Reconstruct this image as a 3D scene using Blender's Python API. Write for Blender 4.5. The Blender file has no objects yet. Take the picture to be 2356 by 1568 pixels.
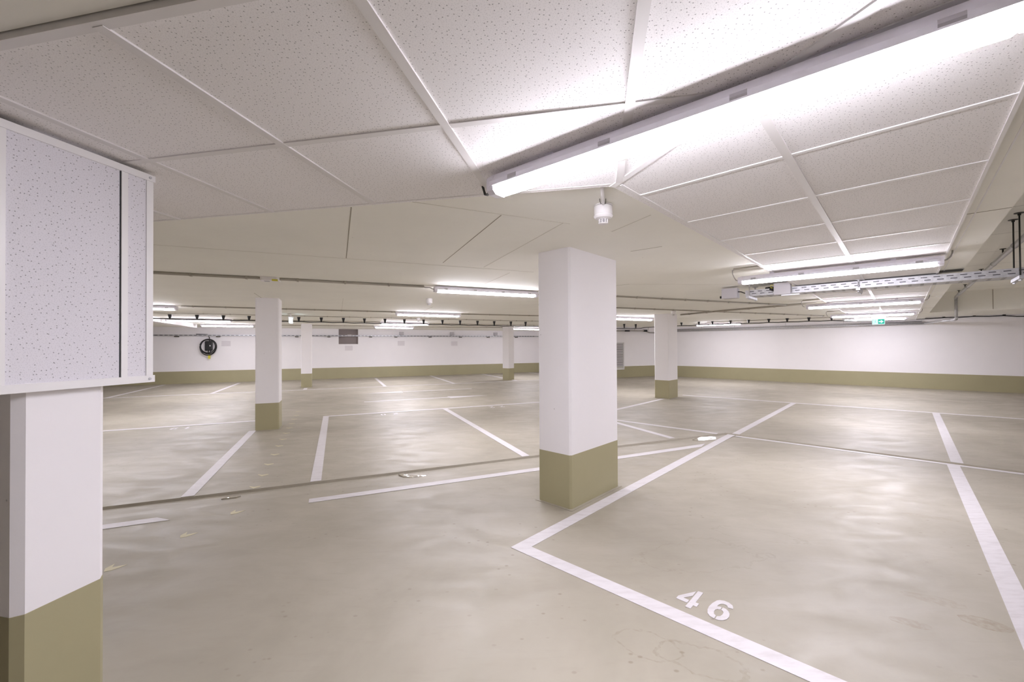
import bpy, bmesh, math, random
from mathutils import Matrix, Vector

S = bpy.context.scene
COL = S.collection
random.seed(7)

# ------------------------------------------------------------------ camera
F_PX, PITCH, ROLL, EYE = 960.88, 0.0091738, -0.0054135, 1.5
cp, sp, cr, sr = math.cos(PITCH), math.sin(PITCH), math.cos(ROLL), math.sin(ROLL)
right = Vector((cr, -sr * sp, sr * cp))
up = Vector((-sr, -cr * sp, cr * cp))
fwd = Vector((0, cp, sp))
cd = bpy.data.cameras.new('camera')
cd.sensor_width = 36.0
cd.sensor_fit = 'HORIZONTAL'
cd.lens = F_PX / 2356 * 36
cd.clip_start = 0.02
cam = bpy.data.objects.new('camera', cd)
COL.objects.link(cam)
M = Matrix((right, up, -fwd)).transposed().to_4x4()
M.translation = (0, 0, EYE)
cam.matrix_world = M
S.camera = cam

# ------------------------------------------------------------------ world, exposure
w = bpy.data.worlds.new('world')
w.use_nodes = True
w.node_tree.nodes['Background'].inputs[0].default_value = (1, 1, 1, 1)
w.node_tree.nodes['Background'].inputs[1].default_value = 0.0
S.world = w
S.view_settings.view_transform = 'Standard'
S.view_settings.look = 'None'
S.view_settings.gamma = 1
S.view_settings.use_curve_mapping = False
S.view_settings.exposure = 2.80
LAMP = 15.0                      # strength of every tube's diffuser
LAMP_COL = (1.0, 0.965, 1.075)
S.cycles.max_bounces = 10
S.cycles.diffuse_bounces = 8
S.cycles.sample_clamp_indirect = 6

# ------------------------------------------------------------------ frames of the building
TA, TB, TC = 0.19854, 0.75278, -0.39633      # directions of the three grids of the garage
def fr(t, u, v):
    return (u * math.cos(t) + v * math.sin(t), -u * math.sin(t) + v * math.cos(t))
def A(u, v): return fr(TA, u, v)
def B(u, v): return fr(TB, u, v)
def Cc(u, v): return fr(TC, u, v)
def slab(x, y, off=0.0):                      # underside of the concrete slab (laid to a slight fall)
    return 2.421 - 0.0077 * y - off

# ------------------------------------------------------------------ materials
def new_mat(name, col, rough=0.6, metal=0.0, spec=0.5):
    m = bpy.data.materials.new(name)
    m.use_nodes = True
    b = m.node_tree.nodes['Principled BSDF']
    b.inputs['Base Color'].default_value = (*col, 1)
    b.inputs['Roughness'].default_value = rough
    b.inputs['Metallic'].default_value = metal
    b.inputs['Specular IOR Level'].default_value = spec
    return m
def nodes(m):
    nt = m.node_tree
    return nt, nt.nodes, nt.links, nt.nodes['Principled BSDF']
def noise(nt, co, scale, detail=4, rough=0.55, dist=0.0):
    n = nt.nodes.new('ShaderNodeTexNoise')
    n.inputs['Scale'].default_value = scale
    n.inputs['Detail'].default_value = detail
    n.inputs['Roughness'].default_value = rough
    n.inputs['Distortion'].default_value = dist
    nt.links.new(co, n.inputs['Vector'])
    return n.outputs['Fac']
def ramp(nt, fac, stops):
    r = nt.nodes.new('ShaderNodeValToRGB')
    e = r.color_ramp.elements
    while len(e) < len(stops):
        e.new(0.5)
    for i, (p, c) in enumerate(stops):
        e[i].position = p
        e[i].color = (*c, 1) if len(c) == 3 else c
    nt.links.new(fac, r.inputs[0])
    return r.outputs[0]
def mixc(nt, fac, a, b, mode='MIX'):
    n = nt.nodes.new('ShaderNodeMix')
    n.data_type = 'RGBA'
    n.blend_type = mode
    for sock, v in ((n.inputs[0], fac), (n.inputs[6], a), (n.inputs[7], b)):
        if isinstance(v, (int, float)):
            sock.default_value = v
        elif isinstance(v, tuple):
            sock.default_value = (*v, 1)
        else:
            nt.links.new(v, sock)
    return n.outputs[2]
def bump(nt, b, h, strength, dist=0.01):
    n = nt.nodes.new('ShaderNodeBump')
    n.inputs['Strength'].default_value = strength
    n.inputs['Distance'].default_value = dist
    nt.links.new(h, n.inputs['Height'])
    nt.links.new(n.outputs[0], b.inputs['Normal'])
def coords(nt, scale=None):
    g = nt.nodes.new('ShaderNodeNewGeometry').outputs['Position']
    if scale:
        mp = nt.nodes.new('ShaderNodeMapping')
        mp.inputs['Scale'].default_value = scale
        nt.links.new(g, mp.inputs[0])
        return mp.outputs[0]
    return g
def voro(nt, co, scale, feature='F1', rnd=1.0):
    n = nt.nodes.new('ShaderNodeTexVoronoi')
    n.feature = feature
    n.inputs['Scale'].default_value = scale
    n.inputs['Randomness'].default_value = rnd
    nt.links.new(co, n.inputs['Vector'])
    return n

# floor: light beige coated screed, cloudy, with scuffs and small dark specks
m_floor = new_mat('floor_coating', (.5, .45, .38), .35)
nt, nd, lk, bs = nodes(m_floor)
co = coords(nt)
n1 = noise(nt, co, .9, 6, .6, .4)
n2 = noise(nt, coords(nt, (3, 14, 1)), 1.2, 5, .6)
c = ramp(nt, n1, [(.30, (.315, .286, .226)), (.5, (.365, .334, .268)), (.7, (.41, .377, .307))])
c = mixc(nt, ramp(nt, n2, [(.55, (0, 0, 0)), (.75, (.35,) * 3)]), c, (.315, .282, .222))
mask = ramp(nt, noise(nt, co, .55, 3), [(.45, (0, 0, 0)), (.55, (1, 1, 1))])
ve = voro(nt, coords(nt, (1, 1.5, 1)), 9)
spots = ramp(nt, ve.outputs['Distance'], [(.07, (1, 1, 1)), (.14, (0, 0, 0))])
sm = nt.nodes.new('ShaderNodeMath'); sm.operation = 'MULTIPLY'
lk.new(spots, sm.inputs[0]); lk.new(mask, sm.inputs[1])
sm2 = nt.nodes.new('ShaderNodeMath'); sm2.operation = 'MULTIPLY'; sm2.inputs[1].default_value = .55
lk.new(sm.outputs[0], sm2.inputs[0])
c = mixc(nt, sm2.outputs[0], c, (.20, .165, .11))
lk.new(c, bs.inputs['Base Color'])
rr = ramp(nt, noise(nt, coords(nt, (1, 2.2, 1)), 2.2, 5, .6, .6), [(.35, (.40,) * 3), (.65, (.60,) * 3)])
lk.new(rr, bs.inputs['Roughness'])
# dirt marks with a shape of their own: dried water rims and brown blotches
def fm(op, a, b=None):
    n = nt.nodes.new('ShaderNodeMath'); n.operation = op
    for i, x in enumerate((a, b)):
        if x is None: continue
        if isinstance(x, (int, float)): n.inputs[i].default_value = x
        else: nt.links.new(x, n.inputs[i])
    return n.outputs[0]
wob = fm('MULTIPLY', fm('SUBTRACT', noise(nt, co, 4.0, 4, .6), .5), 1.5)
grain = ramp(nt, noise(nt, co, 30, 3), [(.35, (0, 0, 0)), (.6, (1, 1, 1))])
def ell(x, y, rx, ry, ang):
    mp = nt.nodes.new('ShaderNodeMapping'); mp.vector_type = 'TEXTURE'
    mp.inputs['Location'].default_value = (x, y, 0); mp.inputs['Rotation'].default_value = (0, 0, ang); mp.inputs['Scale'].default_value = (rx, ry, 1)
    nt.links.new(co, mp.inputs[0])
    ln = nt.nodes.new('ShaderNodeVectorMath'); ln.operation = 'LENGTH'; nt.links.new(mp.outputs[0], ln.inputs[0])
    return fm('ADD', ln.outputs['Value'], wob)
for x, y, rx, ry, an, wd, amt in ((.66, 2.10, .17, .09, -.5, .05, .35), (.90, 1.98, .20, .10, -.5, .05, .35), (1.35, 3.0, .42, .22, .2, .035, .22), (1.9, 3.3, .3, .12, -.4, .04, .2), (-2.95, 6.7, .5, .25, 0, .04, .2)):
    rim = fm('LESS_THAN', fm('ABSOLUTE', fm('SUBTRACT', ell(x, y, rx, ry, an), 1)), wd)
    c = mixc(nt, fm('MULTIPLY', fm('MULTIPLY', rim, grain), amt), c, (.22, .185, .12))
for x, y, rx, ry, amt in ((2.52, 2.24, .10, .06, .5), (2.13, 2.25, .09, .04, .35), (1.5, 1.52, .05, .03, .3), (2.45, 2.45, .14, .05, .25), (3.6, 3.6, .2, .04, .2)):
    bl_ = fm('LESS_THAN', ell(x, y, rx, ry, -.5), 1)
    c = mixc(nt, fm('MULTIPLY', fm('MULTIPLY', bl_, grain), amt), c, (.25, .19, .11))
lk.new(c, bs.inputs['Base Color'])
bump(nt, bs, noise(nt, co, 7, 4), .10, .01)

# painted concrete (slab)
def painted(name, base, var, rough=.75, seams=None, bs_=.12):
    m = new_mat(name, base, rough)
    nt, nd, lk, b = nodes(m)
    co = coords(nt)
    d = tuple(x * var for x in base)
    c = ramp(nt, noise(nt, co, 1.3, 6, .6), [(.3, d), (.7, base)])
    v = voro(nt, co, 4.5)
    pit = ramp(nt, v.outputs['Distance'], [(.018, (1, 1, 1)), (.03, (0, 0, 0))])
    pk = nt.nodes.new('ShaderNodeMath'); pk.operation = 'MULTIPLY'; pk.inputs[1].default_value = .6
    lk.new(pit, pk.inputs[0])
    c = mixc(nt, pk.outputs[0], c, tuple(x * .35 for x in base))
    if seams:
        t, v0, pitch, width = seams
        sep = nt.nodes.new('ShaderNodeVectorMath'); sep.operation = 'DOT_PRODUCT'
        sep.inputs[1].default_value = (math.sin(t), math.cos(t), 0)
        lk.new(co, sep.inputs[0])
        def mth(op, a, bb=None, cc=None):
            n = nt.nodes.new('ShaderNodeMath'); n.operation = op
            for i, x in enumerate((a, bb, cc)):
                if x is None: continue
                if isinstance(x, (int, float)): n.inputs[i].default_value = x
                else: lk.new(x, n.inputs[i])
            return n.outputs[0]
        q = mth('FRACT', mth('DIVIDE', mth('SUBTRACT', sep.outputs['Value'], v0), pitch))
        line = mth('LESS_THAN', q, width / pitch)
        c = mixc(nt, mth('MULTIPLY', line, .55), c, tuple(x * .4 for x in base))
    lk.new(c, b.inputs['Base Color'])
    bump(nt, b, noise(nt, co, 22, 5), bs_, .008)
    return m
m_slab = painted('slab_paint', (.91, .90, .84), .95)
m_recess = painted('recess_paint', (.91, .90, .84), .95, seams=(TB, 6.57, 1.515, .02))
m_wall = painted('wall_paint', (.92, .90, .915), .97)
m_col = painted('column_paint', (.88, .86, .875), .98, bs_=.08)
m_band = painted('olive_band_paint', (.40, .367, .222), .93, rough=.5, bs_=.05)

# perforated mineral board
def board(name, base, scale=60, upright=False):
    m = new_mat(name, base, .85)
    nt, nd, lk, b = nodes(m)
    co = coords(nt)
    vd = nt.nodes.new('ShaderNodeVectorMath'); vd.operation = 'DOT_PRODUCT'
    vd.inputs[1].default_value = (math.sin(TA), math.cos(TA), 0) if upright else (1, 0, 0)
    lk.new(co, vd.inputs[0])
    se = nt.nodes.new('ShaderNodeSeparateXYZ'); lk.new(co, se.inputs[0])
    cb = nt.nodes.new('ShaderNodeCombineXYZ')
    lk.new(vd.outputs['Value'], cb.inputs[0]); lk.new(se.outputs['Z' if upright else 'Y'], cb.inputs[1])
    co = cb.outputs[0]
    v = voro(nt, co, scale); v.voronoi_dimensions = '2D'
    big = ramp(nt, v.outputs['Distance'], [(.085, (1, 1, 1)), (.13, (0, 0, 0))])
    v2 = voro(nt, co, scale * 2.7); v2.voronoi_dimensions = '2D'
    small = ramp(nt, v2.outputs['Distance'], [(.13, (1, 1, 1)), (.22, (0, 0, 0))])
    sel = ramp(nt, v.outputs['Color'], [(.34, (0, 0, 0)), (.40, (1, 1, 1))])
    a = nt.nodes.new('ShaderNodeMath'); a.operation = 'MULTIPLY'
    lk.new(big, a.inputs[0]); lk.new(sel, a.inputs[1])
    a2 = nt.nodes.new('ShaderNodeMath'); a2.operation = 'MULTIPLY'; a2.inputs[1].default_value = .75
    lk.new(a.outputs[0], a2.inputs[0])
    s2 = nt.nodes.new('ShaderNodeMath'); s2.operation = 'MULTIPLY'; s2.inputs[1].default_value = .28
    lk.new(small, s2.inputs[0])
    c = mixc(nt, s2.outputs[0], base, tuple(x * .45 for x in base))
    c = mixc(nt, a2.outputs[0], c, tuple(x * .28 for x in base))
    lk.new(c, b.inputs['Base Color'])
    return m
m_tile = board('ceiling_board', (.88, .86, .86))
m_boxb = board('cladding_board', (.76, .745, .79), 52, True)

m_white = new_mat('white_profile', (.84, .83, .83), .35)
m_strip = new_mat('grey_white_profile', (.74, .72, .71), .4)
m_body = new_mat('lamp_housing', (.80, .78, .85), .35)
m_clip = new_mat('lamp_clip', (.45, .43, .46), .3, .3)
m_dark = new_mat('black_plastic', (.012, .012, .012), .4)
m_cable = new_mat('cable_grey', (.40, .38, .36), .5)
m_pipe = new_mat('conduit_grey', (.40, .37, .31), .45)
m_galv = new_mat('galvanised_steel', (.62, .62, .64), .48, .7)
nt, nd, lk, bs = nodes(m_galv)
lk.new(ramp(nt, noise(nt, coords(nt), 30, 4), [(.3, (.48, .48, .50)), (.7, (.62, .62, .64))]), bs.inputs['Base Color'])
m_slot = new_mat('slot_dark', (.03, .03, .035), .8)
m_joint = new_mat('joint_dark', (.36, .33, .27), .9)
m_joint_s = new_mat('joint_soft', (.60, .57, .51), .9)
m_gap = new_mat('shadow_gap', (.10, .09, .075), .9)
m_box = new_mat('junction_box_grey', (.50, .48, .50), .5)
m_plast = new_mat('white_plastic', (.84, .82, .82), .4)
m_yel = new_mat('yellow_plastic', (.65, .60, .05), .5)
m_rod = new_mat('dark_rod', (.06, .06, .055), .45, .5)
m_chev = new_mat('olive_marking', (.60, .56, .38), .6)
m_grill = new_mat('grille_white', (.75, .73, .72), .5)
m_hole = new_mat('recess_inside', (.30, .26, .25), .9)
m_plate = new_mat('number_plate', (.74, .71, .73), .5)
m_red = new_mat('reddish_brown', (.22, .08, .05), .6)

# line paint: slightly scuffed white
m_line = new_mat('line_paint', (.86, .83, .84), .5)
nt, nd, lk, bs = nodes(m_line)
lk.new(ramp(nt, noise(nt, coords(nt, (2, 9, 1)), 3.0, 6, .65), [(.32, (.57, .54, .545)), (.55, (.655, .63, .645))]), bs.inputs['Base Color'])

m_water = new_mat('water', (.36, .33, .265), .04)
bsw = m_water.node_tree.nodes['Principled BSDF']
bsw.inputs['Specular IOR Level'].default_value = .9
nt = m_water.node_tree
bump(nt, bsw, noise(nt, coords(nt), 9, 2), .25, .02)

def emis(name, col, strength):
    m = bpy.data.materials.new(name)
    m.use_nodes = True
    nt = m.node_tree
    nt.nodes.clear()
    e = nt.nodes.new('ShaderNodeEmission')
    e.inputs[0].default_value = (*col, 1)
    e.inputs[1].default_value = strength
    o = nt.nodes.new('ShaderNodeOutputMaterial')
    nt.links.new(e.outputs[0], o.inputs[0])
    return m
m_glow = emis('tube_diffuser', LAMP_COL, LAMP)
# the trough shines mainly downwards, less from its flanks
nt = m_glow.node_tree
gn = nt.nodes.new('ShaderNodeNewGeometry'); sx = nt.nodes.new('ShaderNodeSeparateXYZ'); mr = nt.nodes.new('ShaderNodeMapRange')
nt.links.new(gn.outputs['Normal'], sx.inputs[0]); nt.links.new(sx.outputs['Z'], mr.inputs['Value'])
mr.inputs['From Min'].default_value = -1; mr.inputs['From Max'].default_value = .1
mr.inputs['To Min'].default_value = LAMP * 1.35; mr.inputs['To Max'].default_value = LAMP * .24
nt.links.new(mr.outputs[0], [n for n in nt.nodes if n.type == 'EMISSION'][0].inputs[1])
m_sign_w = emis('sign_white', (.70, 1.0, .96), .18)
m_sign_g = emis('sign_green', (.04, .62, .45), .13)
m_sign_b = emis('sign_blue_white', (.70, .90, 1.0), .6)

# ------------------------------------------------------------------ mesh helpers
class MB:
    def __init__(s): s.bm = bmesh.new()
    def poly(s, pts):
        return s.bm.faces.new([s.bm.verts.new(p) for p in pts])
    def prism(s, base, top):
        """base, top: rings of equal length (3D)"""
        b = [s.bm.verts.new(p) for p in base]
        t = [s.bm.verts.new(p) for p in top]
        n = len(b)
        s.bm.faces.new(list(reversed(b))); s.bm.faces.new(t)
        for i in range(n):
            s.bm.faces.new((b[i], b[(i + 1) % n], t[(i + 1) % n], t[i]))
    def box2(s, ring, z0, z1):
        """ring of xy points, z0/z1 number or function(x,y)"""
        f0 = z0 if callable(z0) else (lambda x, y: z0)
        f1 = z1 if callable(z1) else (lambda x, y: z1)
        s.prism([(x, y, f0(x, y)) for x, y in ring], [(x, y, f1(x, y)) for x, y in ring])
    def rect(s, f, u0, u1, v0, v1, z0, z1, ch=0.0):
        if ch:
            r = [(u0 + ch, v0), (u1 - ch, v0), (u1, v0 + ch), (u1, v1 - ch), (u1 - ch, v1), (u0 + ch, v1), (u0, v1 - ch), (u0, v0 + ch)]
        else:
            r = [(u0, v0), (u1, v0), (u1, v1), (u0, v1)]
        s.box2([f(*q) for q in r], z0, z1)
    def tube(s, pts, r, n=8):
        pts = [Vector(p) for p in pts]
        rings = []
        for i, p in enumerate(pts):
            d = (pts[min(i + 1, len(pts) - 1)] - pts[max(i - 1, 0)]).normalized()
            a = d.cross(Vector((0, 0, 1)))
            if a.length < .05: a = d.cross(Vector((1, 0, 0)))
            a.normalize(); b = d.cross(a)
            rings.append([s.bm.verts.new(p + r * (math.cos(2 * math.pi * k / n) * a + math.sin(2 * math.pi * k / n) * b)) for k in range(n)])
        for i in range(len(rings) - 1):
            for k in range(n):
                s.bm.faces.new((rings[i][k], rings[i][(k + 1) % n], rings[i + 1][(k + 1) % n], rings[i + 1][k]))
        s.bm.faces.new(list(reversed(rings[0]))); s.bm.faces.new(rings[-1])
    def lathe(s, c, prof, n=24):
        rings = []
        for r, z in prof:
            rings.append([s.bm.verts.new((c[0] + r * math.cos(2 * math.pi * k / n), c[1] + r * math.sin(2 * math.pi * k / n), z)) for k in range(n)])
        for i in range(len(rings) - 1):
            for k in range(n):
                s.bm.faces.new((rings[i][k], rings[i][(k + 1) % n], rings[i + 1][(k + 1) % n], rings[i + 1][k]))
        s.bm.faces.new(rings[0]); s.bm.faces.new(list(reversed(rings[-1])))
    def build(s, name, mat, parent=None, smooth=False, bevel=0.0):
        bmesh.ops.recalc_face_normals(s.bm, faces=s.bm.faces)
        me = bpy.data.meshes.new(name)
        s.bm.to_mesh(me); s.bm.free()
        me.materials.append(mat)
        if smooth:
            for p in me.polygons: p.use_smooth = True
        o = bpy.data.objects.new(name, me)
        COL.objects.link(o)
        if parent is not None:
            o.parent = parent
            o.matrix_parent_inverse = parent.matrix_basis.inverted()
        if bevel:
            md = o.modifiers.new('bevel', 'BEVEL'); md.width = bevel; md.segments = 2; md.limit_method = 'ANGLE'
        return o
def tag(o, label, cat, group=None, kind=None):
    o['label'] = label; o['category'] = cat
    if group: o['group'] = group
    if kind: o['kind'] = kind
    return o
def struct(o):
    o['kind'] = 'structure'; return o
def empty(name, loc, label, cat, group=None):
    o = bpy.data.objects.new(name, None)
    o.empty_display_size = .1
    COL.objects.link(o)
    o.location = loc
    return tag(o, label, cat, group)
def arc(c, r, a0, a1, n, ax, ay):
    """points on an arc about c in the plane of unit vectors ax, ay"""
    c, ax, ay = Vector(c), Vector(ax), Vector(ay)
    return [tuple(c + r * (math.cos(a0 + (a1 - a0) * i / n) * ax + math.sin(a0 + (a1 - a0) * i / n) * ay)) for i in range(n + 1)]
def isect(p, d, q, e):
    den = d[0] * e[1] - d[1] * e[0]
    t = ((q[0] - p[0]) * e[1] - (q[1] - p[1]) * e[0]) / den
    return (p[0] + d[0] * t, p[1] + d[1] * t)
UC, VC = (math.cos(TC), -math.sin(TC)), (math.sin(TC), math.cos(TC))
UB, VB = (math.cos(TB), -math.sin(TB)), (math.sin(TB), math.cos(TB))

# ------------------------------------------------------------------ floor with the drainage channel
def miter(v_c, v_b):
    return isect(Cc(0, v_c), UC, B(0, v_b), UB)
prof = [(5.115, 7.585, 0.0), (5.100, 7.560, -.024), (4.98, 7.53, -.016), (4.74, 7.47, 0.0)]
rows = []
for vc, vb, z in prof:
    l, j, r = Cc(-11, vc), miter(vc, vb), B(6, vb)
    rows.append([(*l, z), (*j, z), (*r, z)])
mb = MB()
L0, J0, R0 = rows[0]; L1, J1, R1 = rows[-1]
mb.poly([L0, J0, R0, (*B(6, 20), 0), (*B(-6, 30), 0), (*Cc(-11, 25), 0)])
mb.poly([J1, L1, (*Cc(-11, -6), 0), (0, -8, 0), (*B(6, -6), 0), R1])
for a, b in zip(rows, rows[1:]):
    mb.poly([a[0], a[1], b[1], b[0]]); mb.poly([a[1], a[2], b[2], b[1]])
struct(mb.build('floor', m_floor))

# ------------------------------------------------------------------ walls
def wall(name, p, q, z0, z1, mat, th=.25, side=1):
    d = Vector((q[0] - p[0], q[1] - p[1])).normalized()
    n = Vector((-d.y, d.x)) * th * side
    mb = MB()
    mb.box2([p, q, (q[0] + n.x, q[1] + n.y), (p[0] + n.x, p[1] + n.y)], z0, z1)
    return struct(mb.build(name, mat))
VW = 20.75
cornP3 = Cc(10.9, 15.52)
cornP4 = isect(Cc(0, 15.52), UC, B(0, 19.15), UB)
H = 2.95
# back wall on the left with the wall opening
ho = (.06, .90, 1.576, 2.27)
mb = MB()
mb.rect(Cc, -9.5, ho[0], VW, VW + .3, -.05, H)
mb.rect(Cc, ho[1], 10.9, VW, VW + .3, -.05, H)
mb.rect(Cc, ho[0], ho[1], VW, VW + .3, -.05, ho[2])
mb.rect(Cc, ho[0], ho[1], VW, VW + .3, ho[3], H)
wl = struct(mb.build('wall_back', m_wall))
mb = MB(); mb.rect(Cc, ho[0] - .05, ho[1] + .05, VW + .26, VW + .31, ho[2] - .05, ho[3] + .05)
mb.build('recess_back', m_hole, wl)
wall('wall_return', Cc(10.9, VW), cornP3, -.05, H, m_wall, .25, 1)
wall('wall_middle', cornP3, cornP4, -.05, H, m_wall, .25, 1)
wall('wall_right', cornP4, B(5.2, 19.15), -.05, H, m_wall, .25, 1)
wall('wall_side', B(5.2, 19.15), B(5.2, -3.6), -.05, H + .1, m_wall, .25, 1)
wall('wall_front', B(5.2, -3.6), Cc(-9.5, -4.5), -.05, H, m_wall, .25, 1)
wall('wall_left', Cc(-9.5, -4.5), Cc(-9.5, VW), -.05, H, m_wall, .25, 1)
def band(name, p, q, side=-1):
    return wall(name, p, q, 0, .5, m_band, .012, side)
band('baseboard_back', Cc(-9.5, VW), Cc(10.9, VW))
band('baseboard_middle', cornP3, cornP4)
band('baseboard_right', cornP4, B(5.2, 19.15))

# ------------------------------------------------------------------ ceiling slab and the higher bay on the right
UBm, VBm = .515, 16.42
top = 2.99
mb = MB()
mb.box2([B(-30, -12), B(UBm, -12), B(UBm, 30), B(-30, 30)], slab, top)
mb.box2([B(UBm, VBm), B(5.6, VBm), B(5.6, 30), B(UBm, 30)], slab, top)
ceil = struct(mb.build('ceiling', m_slab))
mb = MB(); mb.rect(B, UBm - .05, 5.6, -12, VBm + .05, 2.875, 3.05)
struct(mb.build('ceiling.001', m_recess))
# joint on the bulkhead face
mb = MB(); mb.rect(B, 1.70, 1.715, VBm - .004, VBm + .02, 2.36, 2.87)
mb.build('joint', m_joint, ceil)
# formwork joints in the slab
def cjoint(f, u0, v0, u1, v1, wd=.005):
    p, q = f(u0, v0), f(u1, v1)
    d = Vector((q[0] - p[0], q[1] - p[1])).normalized(); n = (-d.y * wd / 2, d.x * wd / 2)
    mb = MB()
    mb.box2([(p[0] - n[0], p[1] - n[1]), (q[0] - n[0], q[1] - n[1]), (q[0] + n[0], q[1] + n[1]), (p[0] + n[0], p[1] + n[1])],
            lambda x, y: slab(x, y, .0015), lambda x, y: slab(x, y, -.01))
    mb.build('joint', m_joint if wd > .0055 else m_joint_s, ceil)
for a in [(.085, 2.9, .085, 4.55, .008), (-3.6, 4.57, 2.2, 4.57, .004), (1.05, 2.69, 1.05, 4.42, .006), (1.54, 2.69, 1.54, 4.5, .004),
          (1.95, 4.72, 1.95, 6.0, .005), (2.015, 2.30, 2.015, 2.75, .005), (-.5, 2.62, 1.6, 2.69, .003), (-1.25, 7.9, -1.25, 10.4, .006),
          (.10, 8.2, .10, 10.4, .005), (1.95, 9.2, 1.95, 10.3, .006), (1.95, 13.2, 1.95, 14.6, .008)]:
    cjoint(Cc, *a)
for a in [(-4.3, 5.6, -2.9, 5.6, .006), (-2.9, 5.6, -1.7, 6.9, .005), (-1.9, 3.7, -1.6, 3.72, .006)]:
    cjoint(B, *a)

# ------------------------------------------------------------------ insulation boards under the slab, in two fields
OFF = .07
C0 = (.535, 2.2); DD = (.465, -1.44)          # corner of both fields, direction of the seam between them
D1 = isect(A(0, .837), (math.cos(TA), -math.sin(TA)), C0, DD)
D2 = isect(B(.307, 0), VB, C0, DD)
def bplane(x, y): return slab(x, y, OFF)
mb = MB()
mb.box2([A(-4.2, .837), D1, C0, A(-4.2, 2.237)], bplane, lambda x, y: slab(x, y, -.005))
fieldL = struct(mb.build('ceiling.002', m_tile))
mb = MB()
mb.box2([C0, D2, B(.307, 18.9), B(-1.075, 18.9)], bplane, lambda x, y: slab(x, y, -.005))
fieldR = struct(mb.build('ceiling.003', m_tile))
def strip(parent, p, q, wd=.034, th=.006, mat=None):
    d = Vector((q[0] - p[0], q[1] - p[1])).normalized(); n = (-d.y * wd / 2, d.x * wd / 2)
    mb = MB()
    mb.box2([(p[0] - n[0], p[1] - n[1]), (q[0] - n[0], q[1] - n[1]), (q[0] + n[0], q[1] + n[1]), (p[0] + n[0], p[1] + n[1])],
            lambda x, y: slab(x, y, OFF + th), lambda x, y: slab(x, y, OFF - .004))
    mb.build('cover_strip', mat or m_strip, parent)
def dividerA(v):   # u where the seam between both fields meets row v of the left field
    return isect(A(0, v), (math.cos(TA), -math.sin(TA)), C0, DD)
for u in (-3.35, -2.655, -1.958, -1.272, -.556):
    strip(fieldL, A(u, .85), A(u, 2.232))
strip(fieldL, A(.122, .82), isect(A(.122, 0), (math.sin(TA), math.cos(TA)), C0, DD))
strip(fieldL, A(-4.2, 1.507), dividerA(1.507), .030, .005)
strip(fieldL, A(-4.2, 2.231), A(.08, 2.231), .012, .002)
strip(fieldL, C0, D1, .034, .005, m_white)
strip(fieldR, isect(B(-.368, 0), VB, C0, DD), B(-.368, 18.9))
strip(fieldR, B(-1.068, 1.98), B(-1.068, 18.9), .014, .004, m_white)
strip(fieldR, B(.300, .75), B(.300, 18.9), .014, .008, m_white)
# lowered soffit overhead, in front of the near edge of the left field
mb = MB(); mb.rect(A, -6, 1.2, -3.2, .832, lambda x, y: slab(x, y, .055), lambda x, y: slab(x, y, -.004))
sof = struct(mb.build('trim_2', m_slab))
mb = MB(); mb.rect(A, -4.2, 1.1, .832, .838, lambda x, y: slab(x, y, .045), lambda x, y: slab(x, y, .0)); mb.build('edge_gap', m_gap, sof)
mb = MB(); mb.rect(A, -4.2, 1.0, .836, .866, lambda x, y: slab(x, y, OFF + .004), lambda x, y: slab(x, y, .04)); mb.build('edge_profile', m_strip, fieldL)
for k in range(25):
    v = 1.50 + .6975 * k
    if k == 0: a = isect(B(0, v), UB, C0, DD)
    else: a = B(-1.07, v)
    strip(fieldR, a, B(.30, v), .022, .004, m_white)
# dark shadow gap on the slab side of the boards' far edge
mb = MB()
mb.box2([A(-4.2, 2.2375), A(.078, 2.2375), A(.078, 2.2405), A(-4.2, 2.2405)], lambda x, y: slab(x, y, OFF - .002), lambda x, y: slab(x, y, 0))
mb.build('edge_gap', m_gap, fieldL)
# flat casing band between the right board field and the edge of the high bay
mb = MB(); mb.rect(B, .309, UBm, -3, 18.9, lambda x, y: slab(x, y, .045), lambda x, y: slab(x, y, -.002))
cas = struct(mb.build('trim_1', m_slab))
for v in (4.10, 10.5, 13.6):
    mb = MB(); mb.rect(B, .31, .513, v, v + .006, lambda x, y: slab(x, y, .047), lambda x, y: slab(x, y, .04)); mb.build('joint', m_joint, cas)
# edge of the casing: thin white bead
mb = MB(); mb.rect(B, .352, .358, -2, 18.9, lambda x, y: slab(x, y, .05), lambda x, y: slab(x, y, .044)); mb.build('bead', m_white, cas)

# ------------------------------------------------------------------ columns
def column(f, u0, u1, v0, v1, label, ch=.018, base=.5):
    c = f((u0 + u1) / 2, (v0 + v1) / 2)
    e = empty('concrete_column', (*c, 0), label, 'column', 'white columns with olive painted foot')
    mb = MB(); mb.rect(f, u0, u1, v0, v1, base, lambda x, y: slab(x, y, -.001), ch); mb.build('shaft', m_col, e)
    mb = MB(); mb.rect(f, u0 - .0015, u1 + .0015, v0 - .0015, v1 + .0015, 0, base, ch)
    b = mb.build('painted_foot', m_band, e); b['label'] = 'olive painted foot of the column'
    mb = MB(); mb.rect(f, u0 - .028, u1 + .028, v0 - .028, v1 + .028, 0, .004, .01)
    mb.build('floor_sealing', m_floor, e)
    return e
column(B, -2.594, -2.214, 3.135, 4.0, 'large white column in the middle foreground, beside the line of bay 46', base=.49)
column(B, -5.085, -4.68, 11.25, 11.87, 'white column right of the middle, in front of the right wall')
column(Cc, -1.345, -.972, 8.60, 9.02, 'white column standing beside the trail of chevrons, left of the middle', base=.48)
column(Cc, -1.205, -.858, 16.8, 17.15, 'thin distant white column left of the wall opening')
column(B, -12.62, -12.24, 12.86, 13.2, 'thin distant white column just left of the large middle column')
column(A, -2.52, -2.125, 1.165, 1.465, 'near white column at the left edge, under the board cladding', ch=.028, base=.492)

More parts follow.
